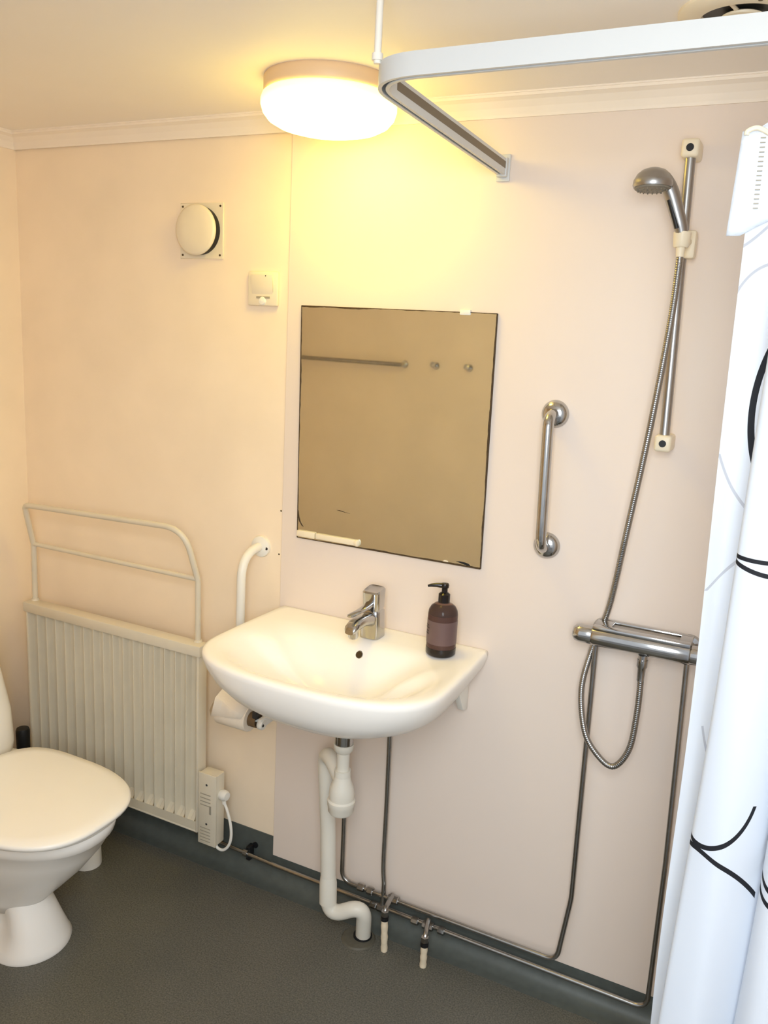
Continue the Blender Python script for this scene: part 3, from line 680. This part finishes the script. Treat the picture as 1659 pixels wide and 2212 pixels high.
# ------------------------------------------------------------------ chrome grab bar
G = thing('grab_bar', 'chrome vertical grab bar between the mirror and the shower', 'grab bar', (1.67, 0, 1.245))
gt, gb = (1.667, 1.4195), (1.6755, 1.121)
obj('bar', MB().tube(fillet([(gt[0], -0.010, gt[1]), (gt[0], -0.060, gt[1]), (gb[0], -0.060, gb[1]), (gb[0], -0.010, gb[1])], 0.034, 12), 0.0122, 24), M['chrome'], G)
for (x, z) in (gt, gb):
    obj('flange', MB().lathe([(0.0, 0.0046), (0.030, 0.0046), (0.0308, 0.007), (0.0295, 0.012), (0.025, 0.018), (0.017, 0.023), (0.0, 0.025)], (x, 0, z), (0, -1, 0), 40), M['chrome'], G, angle=60)

# ------------------------------------------------------------------ white grab rail left of the basin
AR = thing('support_rail', 'white vertical support rail on the wall, left of the washbasin', 'grab bar', (0.886, 0, 0.75))
rx, ry = 0.886, -0.088
zt_, zb_ = 0.992, 0.518
obj('tube', MB().tube(fillet([(0.892, -0.010, zt_), (0.890, ry, zt_-0.002), (rx, ry, zb_+0.002), (0.894, -0.010, zb_)], 0.075, 14), 0.0118, 20), M['white'], AR)
for z in (zt_, zb_):
    fl = obj('flange', MB().lathe([(0.0, 0.0), (0.029, 0.0), (0.030, 0.003), (0.028, 0.009), (0.018, 0.014), (0.0, 0.015)], (0.892, 0, z), (0, -1, 0), 32), M['white'], AR)
    obj('screw', MB().lathe([(0, 0), (0.0045, 0), (0.0035, 0.002), (0, 0.002)], (0.914, -0.0105, z-0.002), (0, -1, 0), 12), M['dark'], fl)

# ------------------------------------------------------------------ toilet paper
H = thing('toilet_paper_holder', 'toilet paper holder under the left end of the washbasin', 'paper holder', (0.99, 0, 0.545))
tpx, tpy, tpz = 0.925, -0.150, 0.568
obj('wall_plate', MB().box(0.992, 1.020, -0.0105, -0.0046, 0.515, 0.585, 0.003), M['white'], H)
obj('arm', MB().tube(fillet([(1.006, -0.008, 0.553), (1.006, tpy, tpz), (0.865, tpy, tpz)], 0.02, 8), 0.005, 12).box(1.000, 1.012, tpy-0.010, -0.008, 0.552, 0.578, 0.003), M['white'], H)
obj('brake_spring', MB().box(0.986, 0.998, tpy-0.016, tpy+0.006, tpz+0.006, tpz+0.030, 0.003), M['dark'], H, label='small dark brake tongue')
obj('end_cap', MB().lathe([(0, 0), (0.012, 0), (0.014, 0.003), (0.014, 0.012), (0.012, 0.015), (0, 0.015)], (0.9985, tpy, tpz-0.008), (1, 0, 0), 28), M['white'], H)
obj('screw', MB().lathe([(0, 0), (0.0042, 0), (0.003, 0.002), (0, 0.002)], (1.0133, tpy-0.004, tpz-0.008), (1, 0, 0), 12), M['dark'], H)
PR_ = thing('toilet_paper_roll', 'half used white toilet paper roll with a folded loose end', 'toilet paper', (tpx, tpy, tpz))
obj('paper', MB().lathe([(0.0195, -0.048), (0.034, -0.048), (0.0352, -0.046), (0.0352, 0.046), (0.034, 0.048), (0.0195, 0.048), (0.0195, -0.048)], (tpx, tpy, tpz), (1, 0, 0), 40, False, False), M['paper'], PR_)
obj('core', MB().lathe([(0.0165, -0.046), (0.0194, -0.046), (0.0194, 0.071), (0.0165, 0.071), (0.0165, -0.046)], (tpx, tpy, tpz), (1, 0, 0), 32, False, False), M['card'], PR_, label='brown cardboard core')
fl = MB(); A_ = []
# loose end: pleated fan rising from the back of the roll and folded over the front
rows = [[(0.880, -0.112, 0.565), (0.905, -0.112, 0.565), (0.930, -0.112, 0.567), (0.955, -0.112, 0.570), (0.972, -0.112, 0.572)],
        [(0.880, -0.118, 0.612), (0.900, -0.112, 0.636), (0.922, -0.118, 0.622), (0.946, -0.120, 0.606), (0.968, -0.122, 0.595)],
        [(0.876, -0.140, 0.628), (0.898, -0.142, 0.658), (0.914, -0.152, 0.640), (0.940, -0.155, 0.622), (0.972, -0.158, 0.604)],
        [(0.870, -0.172, 0.604), (0.885, -0.188, 0.620), (0.903, -0.180, 0.610), (0.935, -0.185, 0.598), (0.970, -0.181, 0.590)],
        [(0.869, -0.192, 0.582), (0.882, -0.202, 0.572), (0.903, -0.194, 0.575), (0.935, -0.192, 0.577), (0.966, -0.188, 0.580)]]
n_ = 5
fl.add([p for r in rows for p in r], [(i*n_+j, i*n_+j+1, (i+1)*n_+j+1, (i+1)*n_+j) for i in range(4) for j in range(4)])
sheet = obj('loose_end', fl, M['paper'], PR_, angle=20)
sm = sheet.modifiers.new('thick', 'SOLIDIFY'); sm.thickness = 0.0008

# ------------------------------------------------------------------ shower slide bar, slider, hand shower, hose
SB = thing('shower_slide_bar', 'chrome shower slide bar with cream end brackets, right of the grab bar', 'shower bar', (1.90, 0, 1.67))
sby = -0.050
top, bot = Vector((1.894, sby, 1.950)), Vector((1.909, sby, 1.384))
obj('bar', MB().tube([bot+Vector((0, 0, 0.0)), top], 0.0102, 20), M['satin'], SB)
for q in (top, bot):
    b_ = obj('end_bracket', MB().box(q.x-0.0165, q.x+0.0165, -0.068, -0.0046, q.z-0.017, q.z+0.017, 0.006, 3), M['cream'], SB)
    obj('hole', MB().lathe([(0, 0), (0.0072, 0), (0.0072, 0.0012), (0, 0.0012)], (q.x, -0.0674, q.z), (0, -1, 0), 20), M['black'], b_)  # black disc on the bracket face, coloured as the shade inside an opening
zs = 1.778
sx_ = top.x+(bot.x-top.x)*(top.z-zs)/(top.z-bot.z)
SL = obj('slider', MB().box(sx_+0.004, sx_+0.026, sby-0.013, sby+0.016, zs-0.031, zs+0.022, 0.005), M['cream'], SB)
hcx, hcy = 1.9035, -0.098
obj('holder', MB().tube([(hcx+0.009, sby, zs), (hcx+0.004, hcy+0.010, zs-0.002)], 0.007, 12).lathe([(0.0142, 0.013), (0.0165, 0.013), (0.0148, -0.012), (0.0125, -0.015), (0.0095, -0.015), (0.0122, 0.012)], (hcx, hcy, zs), (0, 0.06, 1), 24, False, False), M['cream'], SL, label='cream cup holding the hand shower')
HS = thing('hand_shower', 'chrome hand shower held in the cream slider of the slide bar', 'hand shower', (hcx, hcy, zs))
hp = catmull([(hcx, hcy, zs-0.010), (hcx-0.002, hcy-0.004, zs+0.015), (hcx-0.014, hcy-0.012, zs+0.050), (hcx-0.028, hcy-0.022, zs+0.086), (hcx-0.040, hcy-0.030, zs+0.104)], 8)
obj('handle', MB().tube(hp, lambda i, t: 0.0100+0.0035*min(t/0.04, 1)+0.0014*min(max(t-0.04, 0)/0.05, 1), 20), M['satin'], HS)
obj('grip', MB().tube([p+Vector((-0.006, -0.0105, 0)) for p in hp[9:21]], lambda i, t: 0.0048, 10), M['black'], HS, label='dark grip insert')
hax = Vector((0.02, -0.03, -1)).normalized()
hcen = Vector((hcx-0.058, hcy-0.040, zs+0.101))
hd = obj('head', MB().lathe([(0.0, -0.023), (0.011, -0.0222), (0.022, -0.0180), (0.030, -0.011), (0.0355, -0.0005), (0.0358, 0.0), (0.0368, 0.009), (0.0352, 0.013), (0.0, 0.013)], hcen, hax, 40), M['satin'], HS, angle=50)
fc = MB().lathe([(0.0, 0.012), (0.033, 0.012), (0.0325, 0.0155), (0.029, 0.0175), (0.0, 0.0185)], hcen, hax, 36)
u_ = hax.orthogonal().normalized(); w_ = hax.cross(u_)
for rr_, n__ in ((0.027, 20), (0.019, 14), (0.010, 8)):
    for k in range(n__):
        a = 2*PI*k/n__; fc.lathe([(0.0016, 0.016), (0.0013, 0.0192), (0, 0.0198)], hcen+(u_*math.cos(a)+w_*math.sin(a))*rr_, hax, 6)
obj('spray_face', fc, M['nozzle'], HS, label='grey spray face with rubber nozzles')
hose_pts = [(hcx, hcy-0.001, zs-0.020), (1.9035, -0.097, 1.72), (1.899, -0.090, 1.61), (1.882, -0.082, 1.40), (1.858, -0.064, 1.19), (1.838, -0.034, 1.04), (1.823, -0.020, 0.97),
            (1.806, -0.020, 0.91), (1.796, -0.048, 0.82), (1.815, -0.070, 0.735), (1.845, -0.078, 0.690), (1.888, -0.082, 0.667), (1.918, -0.080, 0.715), (1.925, -0.076, 0.80), (1.924, -0.073, 0.88), (1.923, -0.073, 0.915)]
hpth = catmull(hose_pts, 10)
# dense resample for the ribbed metal hose
dense = []; L_ = 0
for a, b in zip(hpth, hpth[1:]):
    n = max(int((b-a).length/0.0010), 1)
    for k in range(n): dense.append(a+(b-a)*k/n)
dense.append(hpth[-1])
HO = thing('shower_hose', 'ribbed chrome shower hose looping from mixer up to hand shower', 'hose', (1.85, -0.05, 0.66))
obj('hose', MB().tube(dense, lambda i, t: 0.0067+(0.00035 if i % 4 < 2 else -0.0002), 12), M['pipe'], HO, angle=60)
obj('end_nut', MB().tube([hpth[-1]+Vector((0, 0, -0.040)), hpth[-1]+Vector((0, 0, -0.012)), hpth[-1]+Vector((0, 0, -0.008)), hpth[-1]+Vector((0, 0, 0.008))], lambda i, t: (0.0078, 0.0092, 0.0115, 0.0115)[i], 20), M['chrome'], HO)
obj('cone_nut', MB().tube([Vector(hose_pts[0])+Vector((0, 0, -0.012)), Vector(hose_pts[0])+Vector((0, 0, 0.006))], lambda i, t: (0.0075, 0.0088)[i], 16), M['cream'], HO)

# ------------------------------------------------------------------ shower mixer
MX = thing('shower_mixer', 'chrome thermostatic shower mixer with a shelf on top', 'shower mixer', (1.915, 0, 0.955))
my, mz = -0.066, 0.952
obj('body', MB().lathe([(0.0, 1.812), (0.0215, 1.812), (0.0225, 1.815), (0.0225, 2.012), (0.0215, 2.015), (0.0, 2.015)], (0, my, mz), (1, 0, 0), 36), M['chrome'], MX)
obj('knob', MB().lathe([(0.0, 1.768), (0.012, 1.769), (0.018, 1.774), (0.0205, 1.784), (0.0205, 1.809), (0.0195, 1.8115), (0.0, 1.8115)], (0, my, mz), (1, 0, 0), 32), M['chrome'], MX, label='rounded left end knob')
obj('knob', MB().lathe([(0.0, 2.0155), (0.0195, 2.0155), (0.0205, 2.018), (0.0205, 2.043), (0.018, 2.053), (0.0, 2.059)], (0, my, mz), (1, 0, 0), 32), M['chrome'], MX, label='right end knob by the curtain')
shf = MB()
zsf = mz+0.0225
shf.box(1.812, 2.015, -0.082, -0.060, zsf-0.006, zsf+0.0035, 0.003)
shf.box(1.8122, 1.850, -0.061, -0.016, zsf-0.0042, zsf+0.0032, 0.002).box(1.990, 2.0148, -0.061, -0.016, zsf-0.0042, zsf+0.0032, 0.002)
shf.box(1.812, 2.015, -0.026, -0.014, zsf-0.004, zsf+0.0035, 0.003)
obj('shelf', shf, M['chrome'], MX)
obj('outlet', MB().tube([(1.923, -0.073, mz-0.0195), (1.923, -0.073, mz-0.030)], 0.0100, 18), M['chrome'], MX)
for x in (mxl, mxr):
    obj('connector', MB().lathe([(0.0, 0.0046), (0.024, 0.0046), (0.021, 0.012), (0.012, 0.016), (0.012, 0.05), (0, 0.05)], (x, 0, mz), (0, -1, 0), 24), M['chrome'], MX)

# ------------------------------------------------------------------ toilet
TO = thing('toilet', 'white floor standing toilet with closed cream lid, beside the radiator', 'toilet', (0.5, -0.505, 0))
tyc = -0.505
def egg(z, xb, xf, w, ef=2.3, eb=3.4, split=0.42, n=64, yc=tyc, pinch=0.0, px=0.4):
    """plan outline: back end xb (squarish), front end xf (round), half width w"""
    xm = xb+(xf-xb)*split; pts = []
    for k in range(n):
        a = 2*PI*k/n; c, s = math.cos(a), math.sin(a)
        if c >= 0: x = xm+(xf-xm)*abs(c)**(2/ef); y = w*math.copysign(abs(s)**(2/ef), s)
        else: x = xm-(xm-xb)*abs(c)**(2/eb); y = w*math.copysign(abs(s)**(2/eb), s)
        if pinch:
            tt = (x-xb)/(xf-xb); y *= 1-pinch*math.exp(-((tt-px)/0.2)**2)
        pts.append(Vector((x, yc+y, z)))
    return pts
def leg(z, xb, xf, w, pin=0.4, n=64):
    return egg(z, xb, xf, w, 2.0, 3.0, 0.58, n, -0.525, pin, 0.64)
obj('bowl', MB().loft([egg(0.098, 0.36, 0.585, 0.075, 2.0, 2.5, yc=-0.520), egg(0.135, 0.32, 0.615, 0.098, 2.0, 2.6, yc=-0.518), egg(0.175, 0.28, 0.655, 0.120, 2.0, 2.6, yc=-0.515), egg(0.235, 0.23, 0.712, 0.148, 2.1, 2.8, yc=-0.511), egg(0.295, 0.20, 0.758, 0.172, 2.15, 3, yc=-0.507),
                       egg(0.335, 0.185, 0.781, 0.183, 2.2, 3), egg(0.340, 0.184, 0.787, 0.187, 2.2, 3), egg(0.368, 0.182, 0.793, 0.188, 2.25, 3.2), egg(0.372, 0.185, 0.789, 0.185, 2.25, 3.2)]), M['ceramic'], TO, angle=70)
obj('pedestal', MB().loft([leg(0.0, 0.27, 0.662, 0.128, 0.22), leg(0.006, 0.27, 0.664, 0.129, 0.22), leg(0.02, 0.28, 0.658, 0.125, 0.34), leg(0.06, 0.30, 0.642, 0.112, 0.52),
                           leg(0.10, 0.31, 0.622, 0.099, 0.52), leg(0.14, 0.32, 0.600, 0.085, 0.4), leg(0.19, 0.32, 0.59, 0.08, 0.2)]), M['ceramic'], TO, angle=70)
obj('seat', MB().loft([egg(0.3735, 0.33, 0.793, 0.186, 2.3, 3.6, 0.42), egg(0.377, 0.328, 0.797, 0.190, 2.3, 3.6, 0.42), egg(0.383, 0.328, 0.797, 0.190, 2.3, 3.6, 0.42), egg(0.386, 0.332, 0.793, 0.187, 2.3, 3.6, 0.42)]), M['white'], TO, angle=60)
obj('lid', MB().loft([egg(0.3868, 0.332, 0.801, 0.193, 2.65, 3.6, 0.42), egg(0.389, 0.329, 0.806, 0.197, 2.65, 3.6, 0.42), egg(0.397, 0.329, 0.807, 0.198, 2.65, 3.6, 0.42), egg(0.402, 0.334, 0.801, 0.194, 2.65, 3.6, 0.42), egg(0.4045, 0.36, 0.770, 0.172, 2.5, 3.3, 0.42), egg(0.4055, 0.45, 0.66, 0.08, 2.2, 3, 0.42)]), M['lid'], TO, angle=75)
def tank(z, xb, xf, w, n=56):
    pts = []
    for k in range(n):
        a = 2*PI*k/n; c, s = math.cos(a), math.sin(a); e = 5.0
        pts.append(Vector(((xb+xf)/2+(xf-xb)/2*math.copysign(abs(c)**(2/e), c), tyc+w*math.copysign(abs(s)**(2/(3.4)), s), z)))
    return pts
obj('tank', MB().loft([tank(0.362, 0.15, 0.300, 0.175), tank(0.372, 0.135, 0.312, 0.187), tank(0.40, 0.130, 0.317, 0.190), tank(0.50, 0.128, 0.318, 0.182), tank(0.60, 0.126, 0.316, 0.160), tank(0.68, 0.125, 0.31, 0.145), tank(0.74, 0.125, 0.30, 0.135), tank(0.76, 0.135, 0.285, 0.12)]), M['ceramic'], TO, angle=60)
obj('tank_neck', MB().box(0.16, 0.31, tyc-0.12, tyc+0.12, 0.33, 0.37, 0.01), M['ceramic'], TO)
obj('flush_button', MB().lathe([(0, 0), (0.022, 0), (0.02, 0.006), (0, 0.007)], (0.21, tyc, 0.759), (0, 0, 1), 24), M['chrome'], TO)
obj('outlet_cover', MB().lathe([(0.0, 0.0), (0.040, 0.0), (0.0405, 0.004), (0.039, 0.06), (0.037, 0.17), (0.03, 0.19), (0, 0.195)], (0.452, -0.222, 0), (0, 0, 1), 32), M['ceramic'], TO, label='white round waste outlet behind the bowl')

# ------------------------------------------------------------------ toilet brush
TB = thing('toilet_brush', 'black toilet brush standing in the corner behind the toilet', 'toilet brush', (0.150, -0.180, 0))
obj('holder', MB().lathe([(0, 0), (0.047, 0), (0.047, 0.02), (0.042, 0.13), (0.044, 0.135), (0, 0.136)], (0.150, -0.180, 0.0), (0, 0, 1), 28), M['black'], TB)
obj('handle', MB().lathe([(0.009, 0.13), (0.010, 0.22), (0.0195, 0.25), (0.0205, 0.325), (0.018, 0.332), (0, 0.334)], (0.150, -0.180, 0.0), (0, 0, 1), 24), M['black'], TB)

# ------------------------------------------------------------------ nails near the seam
for x, z, lab in ((0.951, 1.098, 'small dark nail hole at the panel seam, level with the mirror scratch'), (0.948, 0.978, 'small dark nail hole at the panel seam, above the basin corner')):
    tag(obj('nail', MB().lathe([(0, 0), (0.0026, 0), (0.0018, 0.0012), (0, 0.0014)], (x, 0.0, z), (0, -1, 0), 10), M['slate']), lab, 'nail')

# ------------------------------------------------------------------ on the front wall, seen in the mirror
TL = thing('towel_rail', 'dark metal towel rail on the front wall, seen in the mirror', 'towel rail', (0.33, YF, 1.45))
obj('bar', MB().tube([(0.03, YF+0.055, 1.451), (0.628, YF+0.055, 1.449)], 0.0085, 14), M['pipe'], TL)
for x in (0.05, 0.62):
    obj('mount', MB().tube([(x, YF, 1.45), (x, YF+0.055, 1.45)], 0.0075, 12).lathe([(0, 0), (0.016, 0), (0.014, 0.005), (0, 0.006)], (x, YF, 1.45), (0, 1, 0), 20), M['chrome'], TL)
for x, lab in ((0.764, 'chrome wall hook seen in the mirror, nearer the towel rail'), (0.912, 'chrome wall hook seen in the mirror, farther from the towel rail')):
    hk = thing('wall_hook', lab, 'hook', (x, YF, 1.452), 'chrome hooks on the front wall')
    obj('rosette', MB().lathe([(0, 0), (0.015, 0), (0.014, 0.004), (0, 0.005)], (x, YF, 1.452), (0, 1, 0), 22), M['chrome'], hk)
    obj('peg', MB().lathe([(0.006, 0.004), (0.006, 0.028), (0.011, 0.034), (0.011, 0.040), (0.0, 0.043)], (x, YF, 1.452), (0, 1, 0.15), 18), M['chrome'], hk)

# ------------------------------------------------------------------ camera
cam = bpy.data.cameras.new('camera'); co = bpy.data.objects.new('camera', cam); COL.objects.link(co)
Rr = ((0.89271813, 0.4476215, 0.05185882), (0.13854343, -0.16313582, -0.97682773), (-0.42878907, 0.87921652, -0.20764932))
mw = Matrix.Identity(4)
for i in range(3):
    mw[i][0] = Rr[0][i]; mw[i][1] = -Rr[1][i]; mw[i][2] = -Rr[2][i]
mw[0][3], mw[1][3], mw[2][3] = 2.15763733, -1.85, 1.575
co.matrix_world = mw
cam.sensor_fit = 'HORIZONTAL'; cam.sensor_width = 36.0; cam.lens = 1820.6638/1659*36.0
cam.clip_start = 0.02
SC.camera = co

# ------------------------------------------------------------------ light
wd = bpy.data.worlds.new('sky'); SC.world = wd; wd.use_nodes = True
bg = wd.node_tree.nodes['Background']; bg.inputs['Color'].default_value = (0.90, 0.95, 1.0, 1); bg.inputs['Strength'].default_value = 0.85
ar = bpy.data.lights.new('daylight', 'AREA'); ar.shape = 'RECTANGLE'; ar.size = 0.6; ar.size_y = 1.3; ar.energy = 37; ar.color = (0.88, 0.95, 1.0)
ao = bpy.data.objects.new('daylight', ar); COL.objects.link(ao)
ao.location = (2.22, -2.00, 1.90)
dirv = Vector((2.00, -0.6, 1.70))-Vector(ao.location)
ao.rotation_euler = dirv.to_track_quat('-Z', 'Y').to_euler()

vs_ = SC.view_settings
vs_.view_transform = 'Standard'; vs_.look = 'None'; vs_.gamma = 1.0; vs_.exposure = 0.0
vs_.use_curve_mapping = False
SC.cycles.use_denoising = True
SC.cycles.max_bounces = 10; SC.cycles.diffuse_bounces = 6
